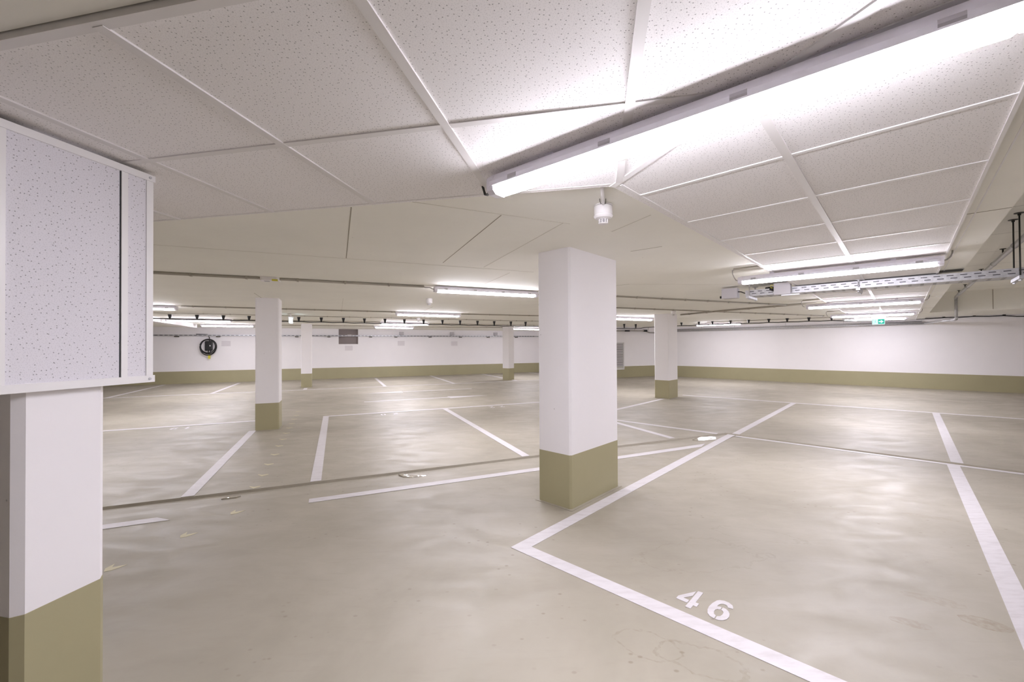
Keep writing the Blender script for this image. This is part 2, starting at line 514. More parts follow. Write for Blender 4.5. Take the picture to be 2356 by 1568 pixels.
# board cladding round the top of the near left column
bx = empty('column_cladding', (*A(-2.3, 1.2), 1.328), 'box of white perforated boards round the top of the near left column', 'cladding')
U0, U1, W0, W1, Z0, Z1 = -2.56, -2.08, .70, 1.616, 1.335, 2.315
mb = MB(); mb.rect(A, U0, U1, W0, W1, Z0 + .004, Z1); mb.build('board', m_boxb, bx)
def bstrip(v0, v1, name='cover_strip', out=.005, mat=m_white):
    mb = MB(); mb.rect(A, U1 - .001, U1 + out, v0, v1, Z0 + .02, Z1 - .02); return mb.build(name, mat, bx)
bstrip(1.068, 1.108); bstrip(1.482, 1.508); bstrip(1.588, 1.618)
bstrip(1.477, 1.482, 'joint', .001, m_slot)
for z0, z1, nm in ((Z1 - .028, Z1 + .002, 'top_rail'), (Z0 - .002, Z0 + .030, 'bottom_rail')):
    mb = MB()
    mb.rect(A, U0 - .006, U1 + .009, W0 - .006, W1 + .008, z0, z1)
    r = mb.build(nm, m_white, bx)
    for v in (1.60,):
        p = A(U1 + .009, v); q = A(U1 + .013, v)
        mb = MB(); mb.tube([(*p, (z0 + z1) / 2), (*q, (z0 + z1) / 2)], .006, 8); mb.build('screw', m_galv, r)

# ------------------------------------------------------------------ line markings
SZ = [0]
def stripe_w(p, q, label, wd=.11, group='white parking lines', cut=(0, 0), name='parking_line'):
    d = Vector((q[0] - p[0], q[1] - p[1])); L = d.length; d.normalize(); n = Vector((-d.y, d.x)) * wd / 2
    P, Q = Vector(p), Vector(q)
    N = max(1, int(L / .5))
    mb = MB()
    a0, a1 = P - n - d * cut[0], Q - n - d * cut[1]
    b0, b1 = P + n + d * cut[0], Q + n + d * cut[1]
    SZ[0] += 1
    mb.box2([tuple(a0), tuple(a1), tuple(b1), tuple(b0)], .0006, .0024 + .00012 * SZ[0])
    return tag(mb.build(name, m_line), label, 'floor marking', group)
def cl(u0, v0, u1, v1, label, **k): return stripe_w(Cc(u0, v0), Cc(u1, v1), label, **k)
def bl(u0, v0, u1, v1, label, **k): return stripe_w(B(u0, v0), B(u1, v1), label, **k)
# bay 46 and its neighbours
stripe_w(B(-2.13, 2.31), B(2.2, 2.315), 'white line running to the bottom right below the number 46')
bl(-2.083, 2.255, -2.083, 7.50, 'long white line touching the foot of the large middle column')
bl(.475, 2.37, .43, 7.46, 'wide white line running down the right edge of bay 46')
bl(-2.045, 7.60, -2.02, 12.50, 'white line beyond the drain channel, in line with the left side of bay 46')
bl(.475, 7.60, .49, 12.62, 'white line beyond the drain channel, in line with the right side of bay 46')
stripe_w(B(-2.0, 7.425), B(5.0, 7.45), 'white line running along the near side of the right drain channel', wd=.075)
stripe_w(B(-4.72, 12.33), B(5.0, 12.98), 'thin distant white line closing the bays in front of the right wall', wd=.12)
bl(-4.82, 6.8, -4.81, 11.15, 'white line ending at the foot of the column right of the middle')
stripe_w(B(-5.0, 7.44), B(-2.28, 7.425), 'white line reaching the channel junction from behind the large middle column', wd=.10)
cl(4.92, 5.16, 4.92, 9.7, 'short white line end right of the middle column, cut off at the channel')
cl(2.9, 4.55, 4.99, 4.62, 'white line below the drain channel, between middle column and side of bay 46', cut=(0, .1))
cl(-.255, 4.50, 2.9, 4.545, 'white line on the near side of the drain channel, left of the middle column')
cl(-4.5, 4.5, -1.40, 4.545, 'white line end on the near side of the channel, beside the near left column', cut=(0, -.06))
cl(-1.385, 5.125, -1.385, 8.62, 'white line from the drain channel to the foot of the column by the chevrons')
cl(-.222, 5.125, -.222, 9.70, 'white line right of the chevron trail, closing bay 20 on its left')
cl(2.342, 5.125, 2.342, 9.70, 'white line running down right between bays 20 and 22')
cl(-6.8, 9.70, -1.37, 9.72, 'white line along the aisle behind bay 19')
cl(-.278, 9.72, 7.3, 9.80, 'white line along the aisle behind bays 20 and 22')
stripe_w(Cc(-7.4, 15.93), Cc(10.6, 15.88), 'long thin white line along the far side of the aisle')
for u, v1, lab in ((-6.27, 20.42, 'leftmost distant bay divider, right beside the near left column'),
                   (-3.69, 20.05, 'distant bay divider left of the column by the chevrons'),
                   (-1.03, 16.55, 'short stub of white line in front of the thin distant left column'),
                   (1.62, 20.1, 'distant bay divider below the wall opening'),
                   (4.22, 20.5, 'distant bay divider right of the wall opening'),
                   (6.90, 20.5, 'distant bay divider running behind the thin column near the middle column'),
                   (9.55, 20.45, 'distant bay divider end just left of the large middle column')):
    cl(u, 15.97, u, v1, lab)

def flat_poly(mb, f, ou, ov, pts, rot=False, sc=1.0, z0=.0006, z1=.0028):
    r = []
    for x, y in pts:
        if rot: x, y = -x, -y
        r.append(f(ou + x * sc, ov + y * sc))
    mb.box2(r, z0, z1)
FOUR = [[(-.063, .223), (-.034, .226), (-.034, .099), (-.015, .099), (-.015, .061), (-.035, .061), (-.035, .021), (-.065, .021)],
        [(-.070, .213), (-.134, .098), (-.134, .065), (-.07, .063), (-.07, .096), (-.104, .098), (-.070, .152)]]
SIX = [[(.143, .18), (.14, .195), (.131, .213), (.109, .226), (.085, .228), (.062, .217), (.051, .201), (.04, .158), (.036, .113), (.039, .08), (.05, .046), (.068, .027), (.092, .022), (.092, .051), (.078, .064), (.072, .083), (.071, .104), (.078, .119), (.093, .127), (.092, .155), (.082, .152), (.070, .144), (.071, .163), (.078, .184), (.089, .193), (.103, .193), (.113, .186), (.119, .172)],
       [(.097, .155), (.114, .153), (.132, .138), (.143, .118), (.148, .089), (.145, .061), (.131, .037), (.114, .024), (.097, .021), (.097, .051), (.11, .064), (.115, .084), (.114, .109), (.106, .123), (.097, .126)]]
def ringpart(cx, cy, rx, ry, ix, iy, a0, a1, n=10):
    o = [(cx + rx * math.cos(a0 + (a1 - a0) * i / n), cy + ry * math.sin(a0 + (a1 - a0) * i / n)) for i in range(n + 1)]
    i_ = [(cx + ix * math.cos(a0 + (a1 - a0) * i / n), cy + iy * math.sin(a0 + (a1 - a0) * i / n)) for i in range(n, -1, -1)]
    return o + i_
def shift(ps, dx, dy=0): return [[(x + dx, y + dy) for x, y in p] for p in ps]
DIG = {'4': shift(FOUR, .075, -.124), '6': shift(SIX, -.092, -.124),
       '9': [[(-x, -y) for x, y in p] for p in shift(SIX, -.092, -.124)],
       '0': [ringpart(0, 0, .056, .104, .022, .07, math.radians(98), math.radians(262), 12), ringpart(0, 0, .056, .104, .022, .07, math.radians(-82), math.radians(82), 12)],
       '1': [[(-.012, -.104), (.02, -.104), (.02, .104), (-.008, .104), (-.045, .078), (-.045, .045), (-.012, .064)]],
       '2': [[(-.054, .040), (-.054, .06), (-.042, .09), (-.015, .104), (.015, .104), (.042, .09), (.054, .06), (.05, .025), (.03, -.005), (-.008, -.045), (-.018, -.072), (.054, -.072), (.054, -.104), (-.058, -.104), (-.056, -.07), (-.035, -.03), (.012, .02), (.022, .04), (.021, .058), (.01, .072), (-.008, .072), (-.02, .06), (-.021, .04)]]}
def number(txt, f, u, v, label, rot=False, gap=.166, sc=1.0):
    e = empty('bay_number', (*f(u, v), 0), label, 'painted number', 'white bay numbers on the floor')
    for i, ch in enumerate(txt):
        off = (i - (len(txt) - 1) / 2) * gap * (-1 if rot else 1)
        mb = MB()
        for p in DIG[ch]: flat_poly(mb, f, u + off, v, p, rot, sc)
        mb.build('digit', m_line, e)
number('46', B, -.8515, 2.524, 'white stencilled number 46 on the floor in the foreground')
number('19', Cc, -2.655, 9.44, 'number 19 upside down behind the line left of the chevron column', True, .2)
number('20', Cc, 1.05, 9.46, 'number 20 upside down under the aisle line, left of the middle', True, .26)
number('22', Cc, 3.57, 9.50, 'number 22 upside down under the aisle line, next to the middle column', True, .26)
# arrows in the aisle
def arrow(u0, u1, v, s, label):
    """shaft from u0 to head base, tip at u1"""
    hb = u1 - s * 1.17
    mb = MB()
    a, b = (min(u0, hb), max(u0, hb))
    mb.rect(Cc, a, b, v - .055, v + .055, .0006, .0028)
    mb.box2([Cc(hb, v - .21), Cc(u1, v), Cc(hb, v + .21)] if s > 0 else [Cc(hb, v + .21), Cc(u1, v), Cc(hb, v - .21)], .0006, .0028)
    tag(mb.build('floor_arrow', m_line), label, 'floor arrow', 'direction arrows in the aisle')
arrow(.66, 4.13, 11.80, 1, 'long white aisle arrow pointing right, the nearer of the two')
arrow(4.27, .77, 13.83, -1, 'long white aisle arrow pointing left, the farther of the two')

# trail of pale olive chevrons
chs = [(-1.40, 3.69), (-1.10, 4.095), (-.84, 4.475)]
chs += [(-.812, 5.175 + .0), (-.80, 5.62), (-.805, 6.10), (-.80, 6.62), (-.808, 7.16), (-.81, 7.65), (-.81, 8.15), (-.815, 8.65), (-.815, 9.12), (-.815, 9.63), (-.818, 10.15), (-.828, 10.75)]
words = ['first', 'second', 'third', 'fourth', 'fifth', 'sixth', 'seventh', 'eighth', 'ninth', 'tenth', 'eleventh', 'twelfth', 'thirteenth', 'fourteenth', 'fifteenth']
for i, (u, v) in enumerate(chs):
    mb = MB()
    if i < 3:
        pts = [(-.040, -.050), (-.052, .0), (-.022, .055), (-.016, .0), (.062, .008), (.03, -.026), (-.004, -.048)]
    else:
        pts = [(-.056, .035), (-.056, .056), (-.01, -.018 + .03), (.052, .022), (.056, .0), (-.006, -.045)]
    flat_poly(mb, Cc, u, v, pts, False, 1.0, .0004, .0016)
    tag(mb.build('floor_chevron', m_chev), '%s pale olive chevron of the trail, counted from the near left column' % words[i], 'floor marking', 'trail of olive chevrons')

# ------------------------------------------------------------------ water in the channel
def puddle(pts, label, z=-.004):
    mb = MB(); mb.box2(pts, z - .012, z)
    return tag(mb.build('puddle', m_water), label, 'puddle', 'water in the drain channel')
puddle([Cc(*q) for q in [(.66, 5.04), (.70, 4.90), (.80, 4.84), (.93, 4.83), (.96, 4.88), (.84, 4.90), (.76, 4.95), (.72, 5.06)]], 'curved wet streak in the drain channel left of the middle column', -.004)
puddle([Cc(*q) for q in [(-1.06, 4.93), (-.93, 4.92), (-.90, 4.96), (-1.03, 4.97)]], 'small wet streak in the drain channel beside the chevron trail', -.004)
puddle([Cc(*q) for q in [(5.15, 4.98), (5.22, 4.86), (5.50, 4.84), (5.62, 4.96), (5.60, 5.04), (5.35, 5.06)]], 'puddle where both drain channels meet', -.004)

# ------------------------------------------------------------------ tube luminaires
def luminaire(p, q, zc, label, name='tube_luminaire', clips=3, group='tube luminaires under the ceiling'):
    """p,q: ends of the glowing tube (xy); zc: function giving the height of the middle"""
    P, Q = Vector(p), Vector(q)
    d = (Q - P).normalized(); n = Vector((-d.y, d.x))
    mid = (P + Q) / 2
    e = empty(name, (mid.x, mid.y, zc(mid.x, mid.y) + .045), label, 'lamp', group)
    def ring(pt, prof):
        z = zc(pt.x, pt.y)
        return [(pt.x + n.x * a, pt.y + n.y * a, z + b) for a, b in prof]
    hp = [(-.040, .045), (.040, .045), (.056, .012), (.056, -.010), (-.056, -.010), (-.056, .012)]
    mb = MB(); mb.prism(ring(P - d * .02, hp), ring(Q + d * .02, hp)); h = mb.build('housing', m_body, e)
    # diffuser: rounded trough
    pr = [(.047, -.010)] + [(.047 * math.cos(a) ** .7 if math.cos(a) > 0 else -.047 * abs(math.cos(a)) ** .7, -.014 - .034 * math.sin(a)) for a in [math.pi * k / 10 for k in range(11)]] + [(-.047, -.010)]
    ps = [(a * .82, b * .82 - .001) for a, b in pr]
    mb = MB()
    r0, r1, r2, r3 = ring(P - d * .0, ps), ring(P + d * .014, pr), ring(Q - d * .014, pr), ring(Q, ps)
    vs = [[mb.bm.verts.new(x) for x in r] for r in (r0, r1, r2, r3)]
    N = len(pr)
    for a, b in zip(vs, vs[1:]):
        for k in range(N - 1): mb.bm.faces.new((a[k], a[k + 1], b[k + 1], b[k]))
    mb.bm.faces.new(vs[0]); mb.bm.faces.new(list(reversed(vs[-1])))
    mb.build('diffuser', m_glow, e, smooth=False)['label'] = 'glowing white diffuser tube'
    cp_ = [(-.050, .040), (.050, .040), (.054, 0), (.05, -.03), (.03, -.046), (-.03, -.046), (-.05, -.03), (-.054, 0)]
    for a, b in ((P - d * .045, P - d * .0005), (Q + d * .0005, Q + d * .045)):
        mb = MB(); mb.prism(ring(a, [(x * .9, z * .9) for x, z in cp_]), ring(b, cp_)); mb.build('end_cap', m_body, e)
    L = (Q - P).length
    for k in range(clips):
        t = .12 + (L - .24) * k / max(1, clips - 1)
        c = P + d * t
        kp = [(-.056, .016), (.056, .016), (.058, .004), (.055, -.008), (-.055, -.008), (-.058, .004)]
        mb = MB(); mb.prism(ring(c - d * .025, kp), ring(c + d * .025, kp)); mb.build('clip', m_clip, e)
    # short spacers up to the ceiling
    for t in (.3, L - .3):
        c = P + d * t
        mb = MB(); mb.prism(ring(c - d * .02, [(-.02, .044), (.02, .044), (.02, .068), (-.02, .068)]), ring(c + d * .02, [(-.02, .044), (.02, .044), (.02, .068), (-.02, .068)]))
        mb.build('bracket', m_body, e)
    return e
LB = .135; LC = .052
def zB(x, y): return slab(x, y, LB)
def zC(x, y): return slab(x, y, LC)
l1 = luminaire((-.0545, 2.025), (1.200, .972), zB, 'big near tube lamp crossing the top right of the view', clips=4)
l2 = luminaire(B(-1.385, 5.50), B(.236, 5.545), zB, 'tube lamp above the cable tray on the right', clips=4)
l3 = luminaire(B(-1.36, 10.08), B(.22, 10.16), zB, 'tube lamp just below the cable tray, second of the right row')
l4 = luminaire(B(-1.345, 13.72), B(.185, 13.86), zB, 'tube lamp right above the green exit sign, third of the right row')
def zF(x, y): return slab(x, y, .075)
l5 = luminaire(B(-1.36, 16.9), B(.05, 17.3), zF, 'farthest tube lamp of the right row, partly behind the exit sign')
l6 = luminaire(B(-5.75, 16.5), B(-4.28, 16.65), zF, 'distant tube lamp right of the column right of the middle')
m1 = luminaire(Cc(1.355, 6.08), Cc(2.96, 6.12), zC, 'nearest tube lamp left of the middle column', clips=4)
luminaire(Cc(1.385, 10.70), Cc(2.96, 10.74), zC, 'second tube lamp of the middle row, behind the nearest one')
luminaire(Cc(1.385, 14.75), Cc(2.99, 14.95), zC, 'third tube lamp of the middle row, behind the black cable')
luminaire(Cc(1.40, 17.45), Cc(2.88, 17.6), zC, 'farthest tube lamp of the middle row, right of the wall opening')
luminaire(Cc(-4.72, 10.78), Cc(-3.13, 10.76), zC, 'tube lamp cut off by the column cladding on the left')
luminaire(Cc(-4.52, 14.95), Cc(-2.98, 14.92), zC, 'left distant tube lamp crossed by three black hangers')
luminaire(Cc(-4.43, 17.95), Cc(-2.86, 17.85), zC, 'left distant tube lamp straight above the charging cable')
luminaire(Cc(7.15, 17.1), Cc(8.75, 17.2), zC, 'distant tube lamp between the thin column and the middle column')
luminaire(Cc(7.35, 10.22), Cc(9.0, 10.30), zC, 'tube lamp seen between the middle column and the column right of it')

luminaire(Cc(-4.72, 6.08), Cc(-3.13, 6.12), zC, 'added fill tube lamp in line with the near row, unseen behind the column cladding')  # unseen lamp added on the row's grid as extra fill light

# supply cables of the luminaires
def cable(parent, pts, r=.006, mat=m_cable):
    mb = MB(); mb.tube(pts, r, 8); mb.build('cable', mat, parent, smooth=True)
def P3(f, u, v, off):
    x, y = f(u, v); return (x, y, slab(x, y, off))
cable(l1, [(-.095, 2.055, 2.275), (-.105, 2.09, 2.272), (-.122, 2.15, 2.275), (-.138, 2.20, 2.295), (-.150, 2.185, 2.334)], .007, m_rod)
for L, v, vc in ((l2, 5.50, 5.28), (l3, 10.08, 9.84), (l4, 13.72, 13.44)):
    zz = [(-1.432, LB), (-1.447, LB - .006), (-1.455, LB - .035), (-1.46, LB - .07), (-1.45, LB - .105), (-1.42, .03)]
    cable(L, [P3(B, u, v + (vc - v) * i / 5, o) for i, (u, o) in enumerate(zz)], .006)
    mb = MB(); mb.tube([P3(B, -1.425, vc, .022), P3(B, -1.08, vc, .022)], .012, 8); mb.build('conduit', m_pipe, L, smooth=True)
    cable(L, [P3(B, .275, v + .03, LB), P3(B, .30, v + .03, LB - .004), P3(B, .325, v + .03, LB - .03), P3(B, .335, v + .03, LB - .06), P3(B, .337, v + .03, .05)], .006)
cable(m1, [P3(Cc, 1.31, 6.08, LC), P3(Cc, 1.28, 6.07, .05), P3(Cc, 1.25, 6.09, .03), P3(Cc, 1.2, 6.11, .03), P3(Cc, 1.16, 6.12, .024)], .007)
cable(m1, [P3(Cc, 3.0, 6.12, LC), P3(Cc, 3.03, 6.12, .05), P3(Cc, 3.07, 6.13, .03), P3(Cc, 3.1, 6.12, .024)], .007)

# ------------------------------------------------------------------ conduits with clips
def conduit(f, pts, label, r=.014, clip=.575, off=.016, start=.2, group='grey conduits under the ceiling'):
    ps = []
    for (a, b), (c, d) in zip(pts, pts[1:]):
        ps.append((a, b))
    ps.append(pts[-1])
    w_ = [P3(f, *q, off) for q in ps]
    mb = MB(); mb.tube(w_, r, 8)
    o = mb.build('conduit', m_pipe, None, smooth=True)
    tag(o, label, 'conduit', group)
    if clip:
        for a, b in zip(w_, w_[1:]):
            a, b = Vector(a), Vector(b); L = (b - a).length; d = (b - a).normalized(); n = Vector((-d.y, d.x, 0)).normalized()
            t = start
            while t < L:
                c = a + d * t
                mb = MB()
                q = [c + d * s * .012 + n * k * (r + .006) for s, k in ((-1, -1), (1, -1), (1, 1), (-1, 1))]
                mb.prism([(v.x, v.y, slab(v.x, v.y, off + r + .004)) for v in q], [(v.x, v.y, slab(v.x, v.y, .0)) for v in q])
                mb.build('conduit_clip', m_pipe, o)
                t += clip
    return o
conduit(Cc, [(-7.2, 6.13), (1.17, 6.11)], 'thick grey conduit along the near slab, left of the nearest middle lamp', r=.018, start=.4)
conduit(Cc, [(3.1, 6.12), (9.15, 6.09)], 'grey conduit running right from behind the middle column to the diagonal one')
conduit(Cc, [(-2.98, 10.62), (1.33, 10.64)], 'grey conduit between the cut off left lamp and the second middle lamp')
conduit(Cc, [(3.03, 10.7), (7.25, 10.45)], 'grey conduit right of the second middle lamp')
conduit(Cc, [(3.9, 7.86), (13.4, 7.86)], 'grey conduit passing above the column right of the middle')
conduit(Cc, [(-8.5, 12.75), (8.5, 12.75)], 'long grey conduit just above the black cable', r=.010)
conduit(Cc, [(-2.9, 14.9), (1.33, 14.8)], 'distant grey conduit below the black cable', r=.012)
conduit(Cc, [(-2.8, 17.9), (1.34, 17.5)], 'farthest grey conduit above the wall opening', r=.014)
conduit(Cc, [(2.95, 17.6), (7.1, 17.1)], 'farthest grey conduit towards the thin column by the middle column', r=.014)
conduit(Cc, [(3.05, 15.1), (9.5, 15.1)], 'distant grey conduit right of the third middle lamp', r=.012)
conduit(lambda u, v: (u, v), [(4.72, 11.66), (5.16, 10.62), (6.03, 9.12), (6.62, 7.9)], 'thick grey conduit crossing diagonally towards the second right lamp', r=.02, off=.02, start=.3)
conduit(B, [(-5.2, 15.95), (-1.75, 16.4), (-1.4, 16.8)], 'thin conduit beside the black cable on the right', r=.010)

# ------------------------------------------------------------------ emergency lamp, detectors
e = empty('emergency_lamp', P3(Cc, -.79, 6.14, 0), 'small flat white emergency lamp on the conduit left of the middle', 'emergency lamp')
mb = MB(); mb.rect(Cc, -.90, -.685, 6.06, 6.24, lambda x, y: slab(x, y, .045), lambda x, y: slab(x, y, 0), .03); mb.build('housing', m_plast, e)
mb = MB(); mb.rect(Cc, -.765, -.70, 6.055, 6.10, lambda x, y: slab(x, y, .049), lambda x, y: slab(x, y, .03)); mb.build('indicator', m_yel, e)
mb = MB(); mb.rect(Cc, -.86, -.80, 6.12, 6.19, lambda x, y: slab(x, y, .047), lambda x, y: slab(x, y, .04)); mb.build('lens', m_box, e)

def detector(x, y, label, s=1.0):
    z = slab(x, y)
    e = empty('smoke_detector', (x, y, z), label, 'smoke detector', 'smoke detectors under the slab')
    mb = MB(); mb.lathe((x, y), [(.050 * s, z + .001), (.058 * s, z - .004 * s), (.058 * s, z - .010 * s)], 32); mb.build('base', m_plast, e)
    mb = MB(); mb.lathe((x, y), [(.052 * s, z - .010 * s), (.052 * s, z - .013 * s)], 32); mb.build('gap_ring', m_gap, e)
    mb = MB(); mb.lathe((x, y), [(.058 * s, z - .013 * s), (.058 * s, z - .064 * s), (.055 * s, z - .066 * s), (.055 * s, z - .069 * s), (.060 * s, z - .071 * s), (.060 * s, z - .076 * s), (.052 * s, z - .088 * s), (.034 * s, z - .094 * s), (.030 * s, z - .095 * s)], 32)
    mb.build('body', m_plast, e, smooth=False)
    h = MB(); h.lathe((x, y), [(.024 * s, z - .094 * s), (.024 * s, z - .118 * s)], 24); hd = h.build('sensor_head', m_slot, e)
    for zz in (.096, .104, .112):
        mb = MB(); mb.lathe((x, y), [(.0295 * s, z - (zz - .002) * s), (.0295 * s, z - (zz + .0012) * s)], 24); mb.build('louvre', m_plast, hd)
    for k in range(9):
        a = 2 * math.pi * k / 9 - 1.35
        c = Vector((x + .028 * s * math.cos(a), y + .028 * s * math.sin(a)))
        t = Vector((-math.sin(a), math.cos(a))) * .0025 * s; r = Vector((math.cos(a), math.sin(a))) * .0025 * s
        mb = MB(); mb.box2([tuple(c - t - r), tuple(c + t - r), tuple(c + t + r), tuple(c - t + r)], z - .12 * s, z - .094 * s); mb.build('rib', m_plast, hd)
    mb = MB(); mb.lathe((x, y), [(.030 * s, z - .118 * s), (.029 * s, z - .122 * s), (.018 * s, z - .126 * s)], 24); mb.build('cap', m_plast, hd)
    return e
d1 = detector(.594, 2.69, 'large near smoke detector above the middle column')
mb = MB(); mb.tube([(.515, 2.36, slab(0, 2.36, .012)), (.583, 2.635, slab(0, 2.635, .012))], .010, 10)
mb.build('supply_conduit', m_plast, d1, smooth=True)
for s_ in (-1, 1):
    mb = MB()
    mb.tube([(.566 + s_ * .019, 2.575, slab(0, 2.575, .002)), (.572 + s_ * .018, 2.60, slab(0, 2.6, .01)), (.579 + s_ * .013, 2.625, slab(0, 2.625, .016))], .0022, 6); mb.build('clip', m_gap, d1)
detector(*Cc(1.565, 7.68), 'small smoke detector behind the nearest middle lamp')
detector(*Cc(7.83, 8.14), 'smoke detector above the column right of the middle')
detector(*Cc(2.24, 12.6), 'distant smoke detector just behind the second middle lamp')
detector(*Cc(1.9, 15.4), 'farthest smoke detector, between the last two middle lamps')

# blue-white lit sign seen edge-on
p = Cc(-1.12, 12.3)
e = empty('lit_sign', P3(Cc, -1.12, 12.3, 0), 'small lit sign seen edge-on beside the column by the chevrons', 'sign')
mb = MB(); mb.rect(Cc, -1.15, -1.09, 12.12, 12.5, 2.10, 2.236); mb.build('panel', m_sign_b, e)
mb = MB(); mb.rect(Cc, -1.17, -1.07, 12.1, 12.52, 2.236, 2.268); mb.build('housing', m_plast, e)
mb = MB(); mb.rect(Cc, -1.13, -1.11, 12.25, 12.37, 2.26, lambda x, y: slab(x, y, 0)); mb.build('hanger', m_plast, e)

# green exit sign
e = empty('exit_sign', P3(B, -.457, 14.3, 0), 'lit green exit sign hanging on the right', 'exit sign')
mb = MB(); mb.rect(B, -.585, -.335, 14.30, 14.335, 1.975, 2.118); mb.build('panel', m_sign_w, e)
mb = MB(); mb.rect(B, -.600, -.330, 14.30, 14.34, 2.118, 2.165); mb.build('housing', m_plast, e)
mb = MB(); mb.rect(B, -.50, -.42, 14.31, 14.33, 2.16, lambda x, y: slab(x, y, 0)); mb.build('hanger', m_plast, e)
mb = MB(); mb.rect(B, -.470, -.345, 14.297, 14.30, 1.988, 2.105); gp = mb.build('green_field', m_sign_g, e)
def vplate(mb, f, pts, v0, v1):
    a = [(*f(u, v0), z) for u, z in pts]; b = [(*f(u, v1), z) for u, z in pts]
    mb.prism(a, b)
mb = MB(); vplate(mb, B, [(-.455, 2.030), (-.415, 2.030), (-.415, 2.002), (-.358, 2.046), (-.415, 2.090), (-.415, 2.062), (-.455, 2.062)], 14.294, 14.298); mb.build('arrow', m_sign_w, gp)
m_sign_pg = emis('sign_pale_green', (.45, .95, .85), .15)
mb = MB(); vplate(mb, B, [(-.572, 1.99), (-.566, 1.99), (-.566, 2.104), (-.572, 2.104)], 14.297, 14.30); mb.build('doorway', m_sign_g, e)
mb = MB()
vplate(mb, B, [(-.548, 1.995), (-.538, 1.995), (-.522, 2.035), (-.508, 2.005), (-.498, 2.008), (-.512, 2.062), (-.502, 2.078), (-.530, 2.080), (-.548, 2.062), (-.540, 2.058), (-.530, 2.066)], 14.297, 14.30)
vplate(mb, B, [(-.520, 2.084), (-.508, 2.084), (-.505, 2.094), (-.514, 2.102), (-.522, 2.096)], 14.297, 14.30)
mb.build('running_figure', m_sign_pg, e)

# ------------------------------------------------------------------ black cable with cone shaped hangers
us = [-4.0, -3.42, -2.835, -2.24, -1.016, -.429, .17, .762, 1.36, 1.946, 2.546, 3.156, 3.749, 4.353, 4.952, 5.57, 6.13, 9.78, 10.38, 10.94]
VCB = 13.40
cab = [(*Cc(-9, VCB), 2.235), (*Cc(-5, VCB), 2.225)]
def zc_c(u): return 2.222 - (u + 4) * .0066
hang = []
for u in us: hang.append((Cc(u, VCB), zc_c(u)))
uv2 = [(-6.05, 15.75), (-5.44, 15.8), (-5.0, 15.88), (-4.41, 15.9), (-3.84, 15.9), (-3.25, 15.95), (-2.75, 16.05), (-2.18, 16.13), (-1.62, 16.3)]
for u, v in uv2:
    x, y = B(u, v); hang.append(((x, y), slab(x, y, .115)))
allp = [(*Cc(-9, VCB), 2.235), (*Cc(-6, VCB), 2.23)] + [(*p, z) for p, z in hang]
# between cones 20 and 21 the run bends behind the column
k = len(us) + 2
allp[k:k] = [(*Cc(11.3, 13.3), 2.16)]
allp += [(*B(-.9, 17.3), 2.2), (*B(-.2, 18.3), 2.24), (*B(.3, 19.08), 2.28), (*B(.95, 19.12), 2.29), (*B(1.6, 19.12), 2.30), (*B(2.2, 19.12), 2.29), (*B(2.7, 19.12), 2.245), (*B(4.9, 19.12), 2.25)]
fine = []
for a, b in zip(allp, allp[1:]):
    a, b = Vector(a), Vector(b)
    fine.append(tuple(a))
    if (b - a).length < 1.3:
        m = (a + b) / 2; m.z -= .012; fine.append(tuple(m))
fine.append(allp[-1])
mb = MB(); mb.tube(fine, .014, 6)
tag(mb.build('black_cable', m_dark, None, smooth=True), 'long black cable strung across the garage below the slab', 'cable')
ords = ['first', 'second', 'third', 'fourth', 'fifth', 'sixth', 'seventh', 'eighth', 'ninth', 'tenth', 'eleventh', 'twelfth', 'thirteenth', 'fourteenth', 'fifteenth', 'sixteenth', 'seventeenth', 'eighteenth', 'nineteenth', 'twentieth', 'twenty-first', 'twenty-second', 'twenty-third', 'twenty-fourth', 'twenty-fifth', 'twenty-sixth', 'twenty-seventh', 'twenty-eighth', 'twenty-ninth']
for i, ((x, y), z) in enumerate(hang):
    zt = slab(x, y)
    mb = MB(); mb.lathe((x, y), [(.012, z - .016), (.020, z + .01), (.045, zt - .012), (.048, zt)], 10)
    lab = 'leftmost of the black cone hangers on the black cable' if i == 0 else '%s black cone hanger on the black cable, counted from the left' % ords[i]
    tag(mb.build('cable_hanger', m_dark), lab, 'cable hanger', 'black cone hangers of the cable')
for u, lab in ((.3, 'first'), (.95, 'second'), (1.6, 'third'), (2.2, 'fourth')):
    mb = MB(); z = 2.28 if u < .5 else 2.297
    mb.rect(B, u - .03, u + .03, 19.07, 19.15, z - .01, z + .035)
    tag(mb.build('cable_clip', m_dark), '%s black clip holding the cable on the right wall, from the left' % lab, 'cable clip', 'black clips on the right wall')

# ------------------------------------------------------------------ cable tray on the right
tr = empty('cable_tray', (*B(0, 7.1), 2.25), 'perforated galvanised cable tray hanging across the right side', 'cable tray')
TV0, TV1, TZ0, TZ1 = 6.95, 7.25, 2.203, 2.293
mb = MB()
mb.rect(B, -1.72, 3.2, TV0, TV0 + .003, TZ0 + .002, TZ1)
mb.rect(B, -1.72, 3.2, TV1 - .003, TV1, TZ0 + .002, TZ1)
mb.rect(B, -1.72, 3.2, TV0, TV1, TZ0, TZ0 + .003)
mb.build('trough', m_galv, tr)
mb = MB()
u = -1.66
while u < 3.1:
    mb.rect(B, u, u + .055, TV0 - .0015, TV0, TZ0 + .062, TZ0 + .070)
    mb.rect(B, u + .03, u + .085, TV0 - .0015, TV0, TZ0 + .030, TZ0 + .038)
    u += .107
o = mb.build('slots', m_slot, tr); o['kind'] = 'stuff'; o['label'] = 'two rows of dark slots punched in the side of the tray'
mb = MB()
u = -1.66
while u < 3.1:
    for v in (TV0 + .05, TV0 + .14, TV0 + .23):
        mb.rect(B, u, u + .03, v, v + .012, TZ0 - .0015, TZ0)
    u += .107
o = mb.build('slots', m_slot, tr); o['kind'] = 'stuff'; o['label'] = 'small dark holes in the underside of the tray'
